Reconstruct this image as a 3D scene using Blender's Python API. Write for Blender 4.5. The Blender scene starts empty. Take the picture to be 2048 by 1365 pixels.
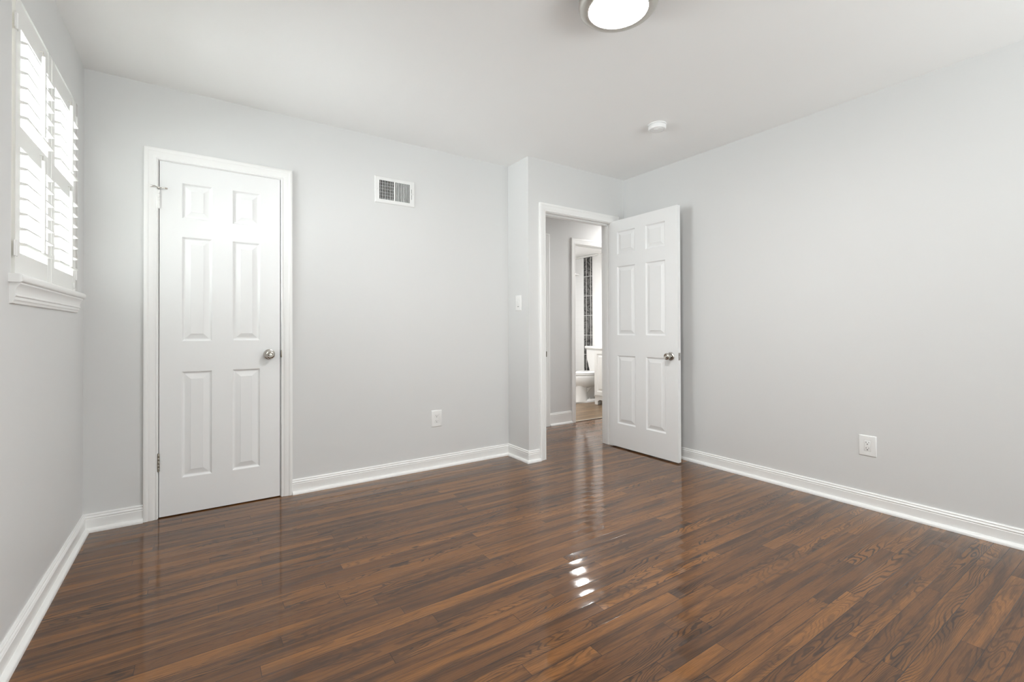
import bpy, bmesh, math, random
from mathutils import Matrix, Vector

random.seed(7)
S = bpy.context.scene
COL = S.collection

# ------------------------------------------------------------------ camera
FPX, VH, YAW, CAMH, PITCH, ROLL = 927.27, 653.78, 0.5935, 1.0563, 0.0064, 0.0028


def make_camera():
    c, s = math.cos(YAW), math.sin(YAW)
    r, d, z = Vector((c, -s, 0)), Vector((s, c, 0)), Vector((0, 0, 1))
    fwd = d * math.cos(PITCH) + z * math.sin(PITCH)
    z1 = z * math.cos(PITCH) - d * math.sin(PITCH)
    right = r * math.cos(ROLL) - z1 * math.sin(ROLL)
    up = r * math.sin(ROLL) + z1 * math.cos(ROLL)
    cam = bpy.data.cameras.new('camera')
    cam.sensor_width = 36.0
    cam.lens = 36.0 * FPX / 2048.0
    cam.shift_y = -(682.5 - VH) / 2048.0
    cam.clip_start = 0.02
    o = bpy.data.objects.new('camera', cam)
    m = Matrix((right, up, -fwd)).transposed().to_4x4()
    m.translation = Vector((0, 0, CAMH))
    o.matrix_world = m
    COL.objects.link(o)
    S.camera = o


make_camera()

# ------------------------------------------------------------- sky + exposure
SKY_BRIGHT, SKY_DIM, ADDED_UPGLOW = 32.0, 5.0, 2.8
LAMP_BEDROOM, LAMP_HALL, LAMP_BATH = 255.0, 125.0, 260.0
S.view_settings.view_transform = 'Standard'
S.view_settings.look = 'None'
S.view_settings.gamma = 1.0
S.view_settings.use_curve_mapping = False
S.view_settings.exposure = -0.14
try:
    S.cycles.use_denoising = True
    S.cycles.max_bounces = 16
    S.cycles.diffuse_bounces = 10
    S.cycles.glossy_bounces = 6
    S.cycles.transparent_max_bounces = 16
    S.cycles.sample_clamp_indirect = 8.0
    S.cycles.caustics_reflective = False
    S.cycles.caustics_refractive = False
except Exception:
    pass
W = bpy.data.worlds.new('daylight_sky')
S.world = W
W.use_nodes = True
bgn = W.node_tree.nodes['Background']
bgn.inputs['Color'].default_value = (0.955, 0.985, 1.0, 1)
# hazy daylight, brighter towards the sun's side (the side of the shuttered window)
_tc = W.node_tree.nodes.new('ShaderNodeTexCoord')
_sp = W.node_tree.nodes.new('ShaderNodeVectorMath')
_sp.operation = 'DOT_PRODUCT'
_sp.inputs[1].default_value = (-0.98, 0.19, 0.0)
_mr = W.node_tree.nodes.new('ShaderNodeMapRange')
_mr.interpolation_type = 'SMOOTHSTEP'
_mr.inputs[1].default_value = 0.55
_mr.inputs[2].default_value = 0.95
_mr.inputs[3].default_value = SKY_DIM
_mr.inputs[4].default_value = SKY_BRIGHT
W.node_tree.links.new(_tc.outputs['Generated'], _sp.inputs[0])
W.node_tree.links.new(_sp.outputs['Value'], _mr.inputs[0])
# glow added below the horizon to lift the ceiling, brighter than the hazy sky
_sz = W.node_tree.nodes.new('ShaderNodeSeparateXYZ')
_gr = W.node_tree.nodes.new('ShaderNodeMapRange')
_gr.interpolation_type = 'SMOOTHSTEP'
_gr.inputs[1].default_value = 0.0
_gr.inputs[2].default_value = -0.35
_gr.inputs[3].default_value = 1.0
_gr.inputs[4].default_value = ADDED_UPGLOW
_mu = W.node_tree.nodes.new('ShaderNodeMath')
_mu.operation = 'MULTIPLY'
W.node_tree.links.new(_tc.outputs['Generated'], _sz.inputs[0])
W.node_tree.links.new(_sz.outputs[2], _gr.inputs[0])
W.node_tree.links.new(_mr.outputs[0], _mu.inputs[0])
W.node_tree.links.new(_gr.outputs[0], _mu.inputs[1])
W.node_tree.links.new(_mu.outputs[0], bgn.inputs['Strength'])


def portal(name, loc, rot, sx, sy):
    l = bpy.data.lights.new(name, 'AREA')
    l.shape = 'RECTANGLE'
    l.size, l.size_y = sx, sy
    l.cycles.is_portal = True
    o = bpy.data.objects.new(name, l)
    o.location = loc
    o.rotation_euler = rot
    COL.objects.link(o)


# room numbers (metres)
XL, XR = -0.5043, 3.2714          # left and right wall
YB, YD, XJ = 3.2744, 2.9835, 2.1717   # back wall, entry wall, jog between them
YR = -1.90                         # wall behind the camera
HC = 2.44
YDB = 3.1150                       # hall face of the entry wall
YH = 3.9850                        # far wall of the hall (room face)
YHB = 4.0950                       # bathroom face of that wall
XB = 5.15                          # bathroom wall behind toilet
BC = 2.235                         # bathroom ceiling
WY0, WY1, WZ0, WZ1 = 2.145, 3.127, 1.232, 2.1812      # window in the left wall
RX0, RX1, RZ0, RZ1 = 0.90, 3.15, 0.50, 2.25          # window behind the camera
portal('window_daylight', (XL - 0.19, (WY0 + WY1) / 2, (WZ0 + WZ1) / 2), (0, -math.pi / 2, 0), WZ1 - WZ0, WY1 - WY0)
portal('window_daylight', ((RX0 + RX1) / 2, YR - 0.19, (RZ0 + RZ1) / 2), (math.pi / 2, 0, 0), RX1 - RX0, RZ1 - RZ0)


# ------------------------------------------------------------------ materials
class NT:
    """small helper for building node trees"""

    def __init__(self, name):
        self.m = bpy.data.materials.new(name)
        self.m.use_nodes = True
        self.t = self.m.node_tree
        self.p = self.t.nodes['Principled BSDF']

    def n(self, typ, **kw):
        x = self.t.nodes.new(typ)
        for k, v in kw.items():
            setattr(x, k, v)
        return x

    def l(self, a, b):
        self.t.links.new(a, b)

    def put(self, sock, v):
        if hasattr(v, 'is_output') or isinstance(v, bpy.types.NodeSocket):
            self.l(v, sock)
        else:
            sock.default_value = v

    def math(self, op, a, b=0.0, c=None):
        x = self.n('ShaderNodeMath', operation=op)
        self.put(x.inputs[0], a)
        self.put(x.inputs[1], b)
        if c is not None:
            self.put(x.inputs[2], c)
        return x.outputs[0]

    def vec(self, x=0.0, y=0.0, z=0.0):
        v = self.n('ShaderNodeCombineXYZ')
        for i, a in enumerate((x, y, z)):
            self.put(v.inputs[i], a)
        return v.outputs[0]

    def noise(self, vec, scale=1.0, detail=2.0, rough=0.5, dist=0.0):
        x = self.n('ShaderNodeTexNoise')
        self.l(vec, x.inputs['Vector'])
        x.inputs['Scale'].default_value = scale
        x.inputs['Detail'].default_value = detail
        x.inputs['Roughness'].default_value = rough
        x.inputs['Distortion'].default_value = dist
        return x.outputs[0]

    def mix(self, f, a, b, mode='MIX'):
        x = self.n('ShaderNodeMix', data_type='RGBA', blend_type=mode)
        self.put(x.inputs[0], f)
        self.put(x.inputs[6], a)
        self.put(x.inputs[7], b)
        return x.outputs[2]

    def ramp(self, f, lo, hi):
        x = self.n('ShaderNodeMapRange', interpolation_type='SMOOTHSTEP')
        self.put(x.inputs[0], f)
        x.inputs[1].default_value = lo
        x.inputs[2].default_value = hi
        return x.outputs[0]

    def coord(self):
        return self.n('ShaderNodeTexCoord').outputs['Object']

    def bump(self, h, strength=1.0, dist=1.0):
        b = self.n('ShaderNodeBump')
        b.inputs['Strength'].default_value = strength
        b.inputs['Distance'].default_value = dist
        self.l(h, b.inputs['Height'])
        return b.outputs[0]


def paint(name, col, rough=0.5, bumph=0.0, scale=180.0, var=0.015, spec=0.5):
    k = NT(name)
    co = k.coord()
    big = k.noise(co, 1.7, 3)
    a = tuple(c * (1 - var) for c in col) + (1,)
    b = tuple(min(1, c * (1 + var)) for c in col) + (1,)
    k.l(k.mix(big, a, b), k.p.inputs['Base Color'])
    k.p.inputs['Roughness'].default_value = rough
    k.p.inputs['Specular IOR Level'].default_value = spec
    if bumph:
        h = k.math('MULTIPLY', k.noise(co, scale, 3, 0.6), bumph)
        k.l(k.bump(h), k.p.inputs['Normal'])
    return k.m


def metal(name, col, rough=0.25, brushed=0.0):
    k = NT(name)
    k.p.inputs['Metallic'].default_value = 1.0
    co = k.coord()
    nz = k.noise(co, 220.0, 2)
    a = tuple(c * 0.94 for c in col) + (1,)
    k.l(k.mix(nz, a, tuple(col) + (1,)), k.p.inputs['Base Color'])
    r = k.math('MULTIPLY_ADD', nz, 0.08, rough - 0.04)
    k.l(r, k.p.inputs['Roughness'])
    return k.m


def emitter(name, col, strength):
    k = NT(name)
    k.p.inputs['Base Color'].default_value = (0.9, 0.9, 0.88, 1)
    # the opal diffuser glows evenly, a touch less at its rim
    co = k.coord()
    g = k.n('ShaderNodeTexNoise')
    k.l(co, g.inputs['Vector'])
    g.inputs['Scale'].default_value = 3.0
    k.l(k.math('MULTIPLY_ADD', g.outputs[0], 0.04 * strength, strength * 0.98), k.p.inputs['Emission Strength'])
    k.p.inputs['Emission Color'].default_value = tuple(col) + (1,)
    return k.m


def glass(name):
    k = NT(name)
    k.t.nodes.remove(k.p)
    tr = k.n('ShaderNodeBsdfTransparent')
    tr.inputs[0].default_value = (0.97, 0.985, 0.98, 1)
    gl = k.n('ShaderNodeBsdfGlossy')
    gl.inputs['Roughness'].default_value = 0.02
    fr = k.n('ShaderNodeLayerWeight')
    fr.inputs[0].default_value = 0.5
    mx = k.n('ShaderNodeMixShader')
    k.l(k.math('MULTIPLY_ADD', k.math('POWER', fr.outputs[1], 5.0), 0.55, 0.035), mx.inputs[0])
    k.l(tr.outputs[0], mx.inputs[1])
    k.l(gl.outputs[0], mx.inputs[2])
    k.l(mx.outputs[0], k.t.nodes['Material Output'].inputs[0])
    return k.m


def planks(name, width, light, mid, dark, line, coat, grain=1.0, lmin=0.5, lvar=0.75, cup=0.00032, seed=0.0):
    """strip flooring running along X: boards, end joints, oak grain, varnish"""
    k = NT(name)
    sep = k.n('ShaderNodeSeparateXYZ')
    k.l(k.coord(), sep.inputs[0])
    X, Y = sep.outputs[0], sep.outputs[1]
    yr = k.math('DIVIDE', Y, width)
    row = k.math('FLOOR', yr)
    fy = k.math('SUBTRACT', yr, row)
    wr = k.n('ShaderNodeTexWhiteNoise', noise_dimensions='1D')
    k.l(k.math('ADD', row, 31.7 + seed), wr.inputs['W'])
    rs = k.n('ShaderNodeSeparateColor')
    k.l(wr.outputs['Color'], rs.inputs[0])
    L = k.math('MULTIPLY_ADD', rs.outputs[0], lvar, lmin)
    xo = k.math('MULTIPLY_ADD', rs.outputs[1], 9.0, k.math('ADD', X, 20.0))
    xb = k.math('DIVIDE', xo, L)
    cl = k.math('FLOOR', xb)
    fx = k.math('MULTIPLY', k.math('SUBTRACT', xb, cl), L)
    wb = k.n('ShaderNodeTexWhiteNoise', noise_dimensions='2D')
    k.l(k.vec(row, cl), wb.inputs['Vector'])
    bs = k.n('ShaderNodeSeparateColor')
    k.l(wb.outputs['Color'], bs.inputs[0])
    c1, c2, c3 = bs.outputs[0], bs.outputs[1], bs.outputs[2]
    # ring figure
    gx = k.math('MULTIPLY_ADD', c1, 53.0, k.math('MULTIPLY', X, 2.1))
    gy = k.math('MULTIPLY_ADD', c2, 29.0, k.math('MULTIPLY', fy, 0.75))
    g = k.noise(k.vec(gx, gy, k.math('MULTIPLY', c3, 17.0)), 1.0, 1.5, 0.45)
    ripple = k.noise(k.vec(k.math('MULTIPLY_ADD', c2, 11.0, k.math('MULTIPLY', X, 26.0)), k.math('MULTIPLY', Y, 75.0), c1), 1.0, 2.0, 0.5)
    slope = k.math('MULTIPLY', k.math('MULTIPLY', fy, k.math('SUBTRACT', c3, 0.35)), 0.55)
    g = k.math('ADD', g, slope)
    g = k.math('MULTIPLY_ADD', ripple, 0.035, g)
    nr = k.math('MULTIPLY_ADD', c2, 18.0, 12.0)
    ring = k.math('SINE', k.math('MULTIPLY', k.math('MULTIPLY', g, nr), 6.2832))
    ring = k.ramp(ring, 0.05, 0.98)
    patch = k.ramp(k.noise(k.vec(k.math('MULTIPLY', X, 1.3), k.math('MULTIPLY', Y, 9.0), c1), 1.0, 2.0), 0.36, 0.66)
    amp = k.math('MULTIPLY', k.math('MULTIPLY_ADD', c3, 0.65, 0.25), k.math('MULTIPLY_ADD', patch, 0.8, 0.2))
    ring = k.math('MULTIPLY', ring, k.math('MULTIPLY', amp, 1.05 * grain))
    # long fibres and pores
    fib = k.noise(k.vec(k.math('MULTIPLY_ADD', c1, 7.0, k.math('MULTIPLY', X, 9.0)), k.math('MULTIPLY', Y, 520.0), c2), 1.0, 3.0, 0.6)
    pore = k.ramp(k.noise(k.vec(k.math('MULTIPLY', X, 34.0), k.math('MULTIPLY', Y, 900.0), c3), 1.0, 2.0, 0.5), 0.56, 0.74)
    # stain taken up unevenly
    blot = k.noise(k.vec(k.math('MULTIPLY_ADD', c2, 5.0, k.math('MULTIPLY', X, 1.7)), k.math('MULTIPLY', Y, 24.0), c1), 1.0, 3.0, 0.55)
    base = k.mix(k.ramp(c1, 0.0, 1.0), light + (1,), mid + (1,))
    base = k.mix(k.math('MULTIPLY', k.ramp(blot, 0.42, 0.66), 0.72), base, dark + (1,))
    base = k.mix(ring, base, line + (1,))
    tone = k.math('MULTIPLY_ADD', fib, 1.3, 0.33)
    base = k.mix(1.0, base, k.vec(tone, tone, tone), 'MULTIPLY')
    base = k.mix(k.math('MULTIPLY', pore, 0.32 * grain), base, line + (1,))
    ey = k.math('MULTIPLY', k.math('MINIMUM', fy, k.math('SUBTRACT', 1.0, fy)), width)
    ex = k.math('MINIMUM', fx, k.math('SUBTRACT', L, fx))
    seamw = k.math('MULTIPLY_ADD', rs.outputs[2], 0.0009, 0.0005)
    sy = k.math('LESS_THAN', ey, seamw)
    sx = k.math('LESS_THAN', ex, 0.0008)
    seam = k.math('MAXIMUM', sy, sx)
    base = k.mix(k.math('MULTIPLY', seam, 0.85), base, (0.012, 0.007, 0.005, 1))
    k.l(base, k.p.inputs['Base Color'])
    # relief: slightly cupped boards, uneven varnish
    t = k.math('MULTIPLY_ADD', fy, 2.0, -1.0)
    h = k.math('MULTIPLY', k.math('MULTIPLY', t, t), k.math('MULTIPLY_ADD', c3, 0.8 * cup, 0.6 * cup))
    h = k.math('MULTIPLY_ADD', k.math('MULTIPLY', t, k.math('SUBTRACT', c1, 0.5)), 0.00016, h)
    h = k.math('MULTIPLY_ADD', k.noise(k.vec(X, Y), 5.0, 2.0), 0.0004, h)
    h = k.math('MULTIPLY_ADD', k.noise(k.vec(k.math('MULTIPLY', X, 0.35), Y), 150.0, 2.0), 0.000065, h)
    h = k.math('MULTIPLY_ADD', seam, -0.0002, h)
    bm = k.bump(h)
    k.l(bm, k.p.inputs['Normal'])
    k.l(bm, k.p.inputs['Coat Normal'])
    k.p.inputs['Roughness'].default_value = 0.42
    k.p.inputs['Specular IOR Level'].default_value = 0.08
    k.p.inputs['Coat Weight'].default_value = coat
    k.p.inputs['Coat Roughness'].default_value = 0.06
    k.p.inputs['Coat IOR'].default_value = 1.41
    return k.m


def dark_tile(name):
    """black marbled wall tile, pale grout, laid in strips up the wall (object Y and Z)"""
    k = NT(name)
    sep = k.n('ShaderNodeSeparateXYZ')
    co = k.coord()
    k.l(co, sep.inputs[0])
    Y, Z = sep.outputs[1], sep.outputs[2]
    v = k.noise(co, 11.0, 6.0, 0.65, 1.6)
    vein = k.ramp(k.math('ABSOLUTE', k.math('SUBTRACT', v, 0.5)), 0.0, 0.09)
    base = k.mix(vein, (0.16, 0.16, 0.155, 1), (0.018, 0.018, 0.018, 1))
    fz = k.math('FRACT', k.math('DIVIDE', k.math('ADD', Z, 0.284), 0.312))
    gz = k.math('LESS_THAN', fz, 0.018)
    ga = k.math('LESS_THAN', k.math('ABSOLUTE', k.math('SUBTRACT', Y, 5.483)), 0.0045)
    gb = k.math('LESS_THAN', k.math('ABSOLUTE', k.math('SUBTRACT', Y, 5.386)), 0.0045)
    gr = k.math('MAXIMUM', gz, k.math('MAXIMUM', ga, gb))
    k.l(k.mix(gr, base, (0.72, 0.72, 0.71, 1)), k.p.inputs['Base Color'])
    k.p.inputs['Roughness'].default_value = 0.22
    return k.m


def white_tile(name):
    k = NT(name)
    sep = k.n('ShaderNodeSeparateXYZ')
    k.l(k.coord(), sep.inputs[0])
    fy = k.math('FRACT', k.math('DIVIDE', sep.outputs[1], 0.102))
    fz = k.math('FRACT', k.math('DIVIDE', sep.outputs[2], 0.102))
    g = k.math('MAXIMUM', k.math('LESS_THAN', fy, 0.03), k.math('LESS_THAN', fz, 0.03))
    k.l(k.mix(g, (0.84, 0.85, 0.85, 1), (0.77, 0.78, 0.78, 1)), k.p.inputs['Base Color'])
    k.p.inputs['Roughness'].default_value = 0.15
    return k.m


M = {
    'wall': paint('wall_paint', (0.690, 0.692, 0.688), 0.55, 0.00006, 260),
    'ceiling': paint('ceiling_paint', (0.89, 0.89, 0.885), 0.75, 0.00005, 300),
    'trim': paint('trim_paint', (0.86, 0.86, 0.85), 0.34, 0.00002, 90),
    'door': paint('door_paint', (0.84, 0.845, 0.845), 0.38, 0.00003, 140),
    'shutter': paint('shutter_paint', (0.82, 0.82, 0.80), 0.4, 0.0, var=0.01),
    'shutterframe': paint('shutter_frame_cream', (0.56, 0.53, 0.48), 0.45),
    'plate': paint('plate_plastic', (0.84, 0.84, 0.83), 0.25, 0.0, var=0.005),
    'vent': paint('vent_enamel', (0.78, 0.78, 0.77), 0.35, 0.0, var=0.01),
    'slot': paint('slot_dark', (0.03, 0.03, 0.03), 0.7),
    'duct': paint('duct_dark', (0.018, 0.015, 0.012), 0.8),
    'closet': paint('closet_dark', (0.12, 0.115, 0.11), 0.8),
    'nickel': metal('satin_nickel', (0.56, 0.53, 0.49), 0.24),
    'lampring': metal('brushed_nickel_ring', (0.66, 0.64, 0.60), 0.36),
    'hinge': metal('hinge_steel', (0.36, 0.33, 0.28), 0.38),
    'chrome': metal('chrome', (0.75, 0.75, 0.75), 0.08),
    'ceramic': paint('ceramic', (0.86, 0.86, 0.85), 0.08, var=0.005),
    'cabinet': paint('cabinet_paint', (0.82, 0.82, 0.80), 0.3, var=0.01),
    'smoke': paint('detector_plastic', (0.83, 0.83, 0.83), 0.4, var=0.005),
    'glass': glass('window_glass'),
    'floor': planks('oak_floor', 0.0572, (0.222, 0.092, 0.024), (0.124, 0.051, 0.0155), (0.040, 0.0195, 0.0105),
                    (0.018, 0.011, 0.008), 0.95, lmin=0.6, lvar=0.9),
    'bathfloor': planks('bath_floor', 0.125, (0.27, 0.187, 0.113), (0.205, 0.14, 0.085), (0.13, 0.092, 0.062),
                        (0.09, 0.06, 0.04), 0.25, 0.5, 0.9, 0.5, 0.0),
    'darktile': dark_tile('black_marble_tile'),
    'whitetile': white_tile('white_wall_tile'),
    'threshold': metal('threshold_strip', (0.50, 0.46, 0.40), 0.35),
    'glow': emitter('lamp_diffuser', (1.0, 0.995, 0.985), LAMP_BEDROOM),
    'glowhall': emitter('hall_diffuser', (1.0, 0.985, 0.965), LAMP_HALL),
    'glowbath': emitter('bath_diffuser', (1.0, 0.995, 0.985), LAMP_BATH),
}


# ------------------------------------------------------------------ mesh tools
class MB:
    def __init__(self):
        self.b = bmesh.new()

    def quad(self, *pts):
        return self.b.faces.new([self.b.verts.new(p) for p in pts])

    def box(self, x0, x1, y0, y1, z0, z1, bev=0.0, seg=2):
        x0, x1 = min(x0, x1), max(x0, x1)
        y0, y1 = min(y0, y1), max(y0, y1)
        z0, z1 = min(z0, z1), max(z0, z1)
        r = bmesh.ops.create_cube(self.b, size=1.0)
        vs = r['verts']
        for v in vs:
            v.co = Vector(((x0 + x1) / 2 + v.co.x * (x1 - x0), (y0 + y1) / 2 + v.co.y * (y1 - y0), (z0 + z1) / 2 + v.co.z * (z1 - z0)))
        if bev:
            es = list({e for v in vs for e in v.link_edges})
            bmesh.ops.bevel(self.b, geom=es, offset=bev, segments=seg, profile=0.5, affect='EDGES')
        return self

    def lathe(self, prof, origin, axis=(0, 0, 1), seg=48):
        """profile of (radius, height) turned about an axis through origin"""
        ax = Vector(axis).normalized()
        q = Vector((0, 0, 1)).rotation_difference(ax)
        o = Vector(origin)
        rings = []
        for r, h in prof:
            if r < 1e-6:
                rings.append([self.b.verts.new(o + q @ Vector((0, 0, h)))])
            else:
                rings.append([self.b.verts.new(o + q @ Vector((r * math.cos(2 * math.pi * i / seg), r * math.sin(2 * math.pi * i / seg), h))) for i in range(seg)])
        for a, b in zip(rings, rings[1:]):
            for i in range(seg):
                j = (i + 1) % seg
                if len(a) == 1 and len(b) == 1:
                    break
                if len(a) == 1:
                    self.b.faces.new((a[0], b[i], b[j]))
                elif len(b) == 1:
                    self.b.faces.new((a[i], a[j], b[0]))
                else:
                    self.b.faces.new((a[i], a[j], b[j], b[i]))
        return self

    def tube(self, pts, r, seg=12):
        pts = [Vector(p) for p in pts]
        rings = []
        for i, p in enumerate(pts):
            d = (pts[min(i + 1, len(pts) - 1)] - pts[max(i - 1, 0)]).normalized()
            q = Vector((0, 0, 1)).rotation_difference(d)
            rr = r[i] if isinstance(r, (list, tuple)) else r
            rings.append([self.b.verts.new(p + q @ Vector((rr * math.cos(2 * math.pi * k / seg), rr * math.sin(2 * math.pi * k / seg), 0))) for k in range(seg)])
        for a, b in zip(rings, rings[1:]):
            for k in range(seg):
                self.b.faces.new((a[k], a[(k + 1) % seg], b[(k + 1) % seg], b[k]))
        self.b.faces.new(rings[0][::-1])
        self.b.faces.new(rings[-1])
        return self

    def loft(self, rings, cap=True):
        vs = [[self.b.verts.new(p) for p in r] for r in rings]
        n = len(vs[0])
        for a, b in zip(vs, vs[1:]):
            for k in range(n):
                self.b.faces.new((a[k], a[(k + 1) % n], b[(k + 1) % n], b[k]))
        if cap:
            self.b.faces.new(vs[0][::-1])
            self.b.faces.new(vs[-1])
        return self

    def build(self, name, mat, parent=None, smooth=False, origin=None, kind=None):
        b = self.b
        bmesh.ops.recalc_face_normals(b, faces=b.faces[:])
        me = bpy.data.meshes.new(name)
        if origin is not None:
            bmesh.ops.translate(b, verts=b.verts[:], vec=-Vector(origin))
        b.to_mesh(me)
        b.free()
        o = bpy.data.objects.new(name, me)
        COL.objects.link(o)
        if origin is not None:
            o.location = origin
        me.materials.append(M[mat])
        if smooth:
            for p in me.polygons:
                p.use_smooth = True
            try:
                me.set_sharp_from_angle(angle=math.radians(38))
            except Exception:
                pass
        if parent is not None:
            o.parent = parent
            o.matrix_parent_inverse = Matrix.Translation(-parent.location) if parent.location.length else Matrix.Identity(4)
        if kind:
            o['kind'] = kind
        return o


def tag(o, label, cat, group=None, kind=None):
    o['label'] = label
    o['category'] = cat
    if group:
        o['group'] = group
    if kind:
        o['kind'] = kind
    return o


def struct(o, label, cat):
    return tag(o, label, cat, kind='structure')


def empty(name, loc):
    o = bpy.data.objects.new(name, None)
    COL.objects.link(o)
    o.location = loc
    o.empty_display_size = 0.05
    return o


def wall_boxes(mb, axis, lo, hi, t0, t1, z0, z1, holes=()):
    """wall running along axis ('x' or 'y') from lo to hi, thickness t0..t1, with (a0, a1, b0, b1) holes"""
    cuts = sorted({lo, hi, *[h[0] for h in holes], *[h[1] for h in holes]})
    for a, b in zip(cuts, cuts[1:]):
        spans = [(z0, z1)]
        for h in holes:
            if h[0] <= a + 1e-6 and h[1] >= b - 1e-6:
                ns = []
                for s in spans:
                    if h[2] > s[0] + 1e-6:
                        ns.append((s[0], min(s[1], h[2])))
                    if h[3] < s[1] - 1e-6:
                        ns.append((max(s[0], h[3]), s[1]))
                spans = ns
        for s in spans:
            if axis == 'x':
                mb.box(a, b, t0, t1, s[0], s[1])
            else:
                mb.box(t0, t1, a, b, s[0], s[1])
    return mb


# ------------------------------------------------------------------ the setting
T = 0.12
CX0, CX1, CZ1 = -0.2000, 0.4420, 2.030         # closet door opening
EX0, EX1, EZ1 = 2.3200, 3.1300, 2.040          # entry opening (rough)
BX0, BX1, BZ1 = 3.5450, 4.2900, 2.050          # bathroom door opening
HX0, HX1 = 2.4300, 3.1150                      # other hall door

struct(wall_boxes(MB(), 'y', YR - 0.2, YB + T, XL - 0.2, XL, 0, HC, [(WY0, WY1, WZ0, WZ1)]).build('wall_left', 'wall'), 'light grey painted wall with the shuttered window', 'wall')
struct(wall_boxes(MB(), 'x', XL, XJ, YB, YB + T, 0, HC, [(CX0, CX1, -0.01, CZ1), (1.0600, 1.3000, 1.9900, 2.1380)]).build('wall_back', 'wall'), 'light grey painted wall holding the closet door and air vent', 'wall')
mb = MB()
mb.box(XJ, 2.31, YD, YB + T, 0, HC)
wall_boxes(mb, 'x', 2.31, XR, YD, YDB, 0, HC, [(EX0, EX1, -0.01, EZ1)])
struct(mb.build('wall_entry', 'wall'), 'light grey projecting wall with the doorway to the hall', 'wall')
struct(MB().box(XR, XR + 0.1, YR - 0.2, YDB, 0, HC).build('wall_right', 'wall'), 'long light grey wall behind the open door', 'wall')
struct(wall_boxes(MB(), 'x', XL, XR, YR - 0.2, YR, 0, HC, [(RX0, RX1, RZ0, RZ1)]).build('wall_rear', 'wall'), 'light grey wall behind the viewpoint with a window', 'wall')
struct(MB().box(XL - 0.2, 5.3, YR - 0.2, YHB, HC, HC + 0.1).build('ceiling', 'ceiling'), 'plain white ceiling with lamp and smoke detector', 'ceiling')
struct(MB().box(XL - 0.2, 5.3, YR - 0.2, YH + 0.012, -0.1, 0).build('floor', 'floor'), 'glossy dark brown oak strip floor', 'floor')
# closet interior behind the door
mb = MB()
mb.box(-0.5, 0.9, YB + 0.62, YB + 0.66, 0, HC)
mb.box(-0.54, -0.5, YB + T, YB + 0.66, 0, HC)
mb.box(0.9, 0.94, YB + T, YB + 0.66, 0, HC)
struct(mb.build('wall_closet', 'closet'), 'dark closet lining behind the closed door', 'wall')
# hall
struct(wall_boxes(MB(), 'x', 2.19, 5.3, YH, YHB, 0, HC, [(BX0, BX1, -0.01, BZ1), (HX0, HX1, -0.01, BZ1)]).build('wall_hall', 'wall'), 'grey hall wall seen through the open doorway', 'wall')
mb = MB()
mb.box(2.19, 2.31, YB + T, YH, 0, HC)
mb.box(5.2, 5.3, YDB, YH, 0, HC)
mb.box(XR + 0.1, 5.2, YDB - 0.1, YDB, 0, HC)
struct(mb.build('wall_hallend', 'wall'), 'grey end walls of the hall', 'wall')
# bathroom
mb = MB()
mb.box(XB, XB + 0.1, YHB, 6.4, 0, HC)
mb.box(3.2, XB, 6.3, 6.4, 0, HC)
mb.box(3.1, 3.2, YHB, 6.4, 0, HC)
struct(mb.build('wall_bath', 'ceiling'), 'white bathroom wall behind the vanity', 'wall')
struct(MB().box(3.1, XB + 0.1, YHB, 6.4, BC, BC + 0.1).build('ceiling_bath', 'ceiling'), 'low white bathroom ceiling', 'ceiling')
struct(MB().box(3.1, XB + 0.1, YH + 0.012, 6.4, -0.1, 0.0).build('floor_bath', 'bathfloor'), 'light brown wood look bathroom floor', 'floor')
struct(MB().box(2.3, 3.1, YHB, YHB + 0.04, 0, HC).build('wall_hallcloset', 'closet'), 'dark backing behind the hall door', 'wall')
struct(MB().box(XB - 0.010, XB, 5.545, 6.3, 0, BC).build('trim_10', 'whitetile'), 'white square tile on the bathroom wall left of the black strip', 'tile')
struct(MB().box(XB - 0.012, XB, 5.362, 5.543, 0, 2.205).build('trim_11', 'darktile'), 'black marbled tile strip up the bathroom wall', 'tile')
struct(MB().box(XB - 0.05, XB, 5.22, 5.72, 2.207, BC - 0.001, 0.012, 3).build('trim_12', 'trim'), 'white cove moulding above the black tile strip', 'trim')
struct(MB().box(BX0 + 0.02, BX1 - 0.02, YH - 0.006, YH + 0.024, 0.0, 0.007, 0.003).build('trim_13', 'threshold'), 'thin metal strip across the bathroom threshold', 'trim')

# ------------------------------------------------------------------ mouldings
BASE = [(0, 0), (0.030, 0), (0.030, 0.006), (0.028, 0.013), (0.023, 0.018), (0.016, 0.0205), (0.0125, 0.021), (0.0125, 0.066),
        (0.0105, 0.0685), (0.0105, 0.071), (0.0135, 0.0745), (0.0125, 0.079), (0.0085, 0.0825), (0.0085, 0.0855), (0.0100, 0.0885), (0.0075, 0.0925), (0, 0.094)]


def base_scaled(h):
    out = []
    for t, z in BASE:
        out.append((t, z if z <= 0.021 else h - (0.094 - z) if z > 0.06 else z))
    return out


def runs(mb, prof, segs):
    """each seg: (p0, p1, normal, mitre0, mitre1); mitre -1 inside corner, +1 outside corner, 0 square"""
    for p0, p1, n, m0, m1 in segs:
        p0, p1, n = Vector(p0 + (0,)), Vector(p1 + (0,)), Vector(n + (0,))
        d = (p1 - p0).normalized()
        ra = [p0 + n * t - d * (t * m0) + Vector((0, 0, z)) for t, z in prof]
        rb = [p1 + n * t + d * (t * m1) + Vector((0, 0, z)) for t, z in prof]
        mb.loft([ra, rb])
    return mb


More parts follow.
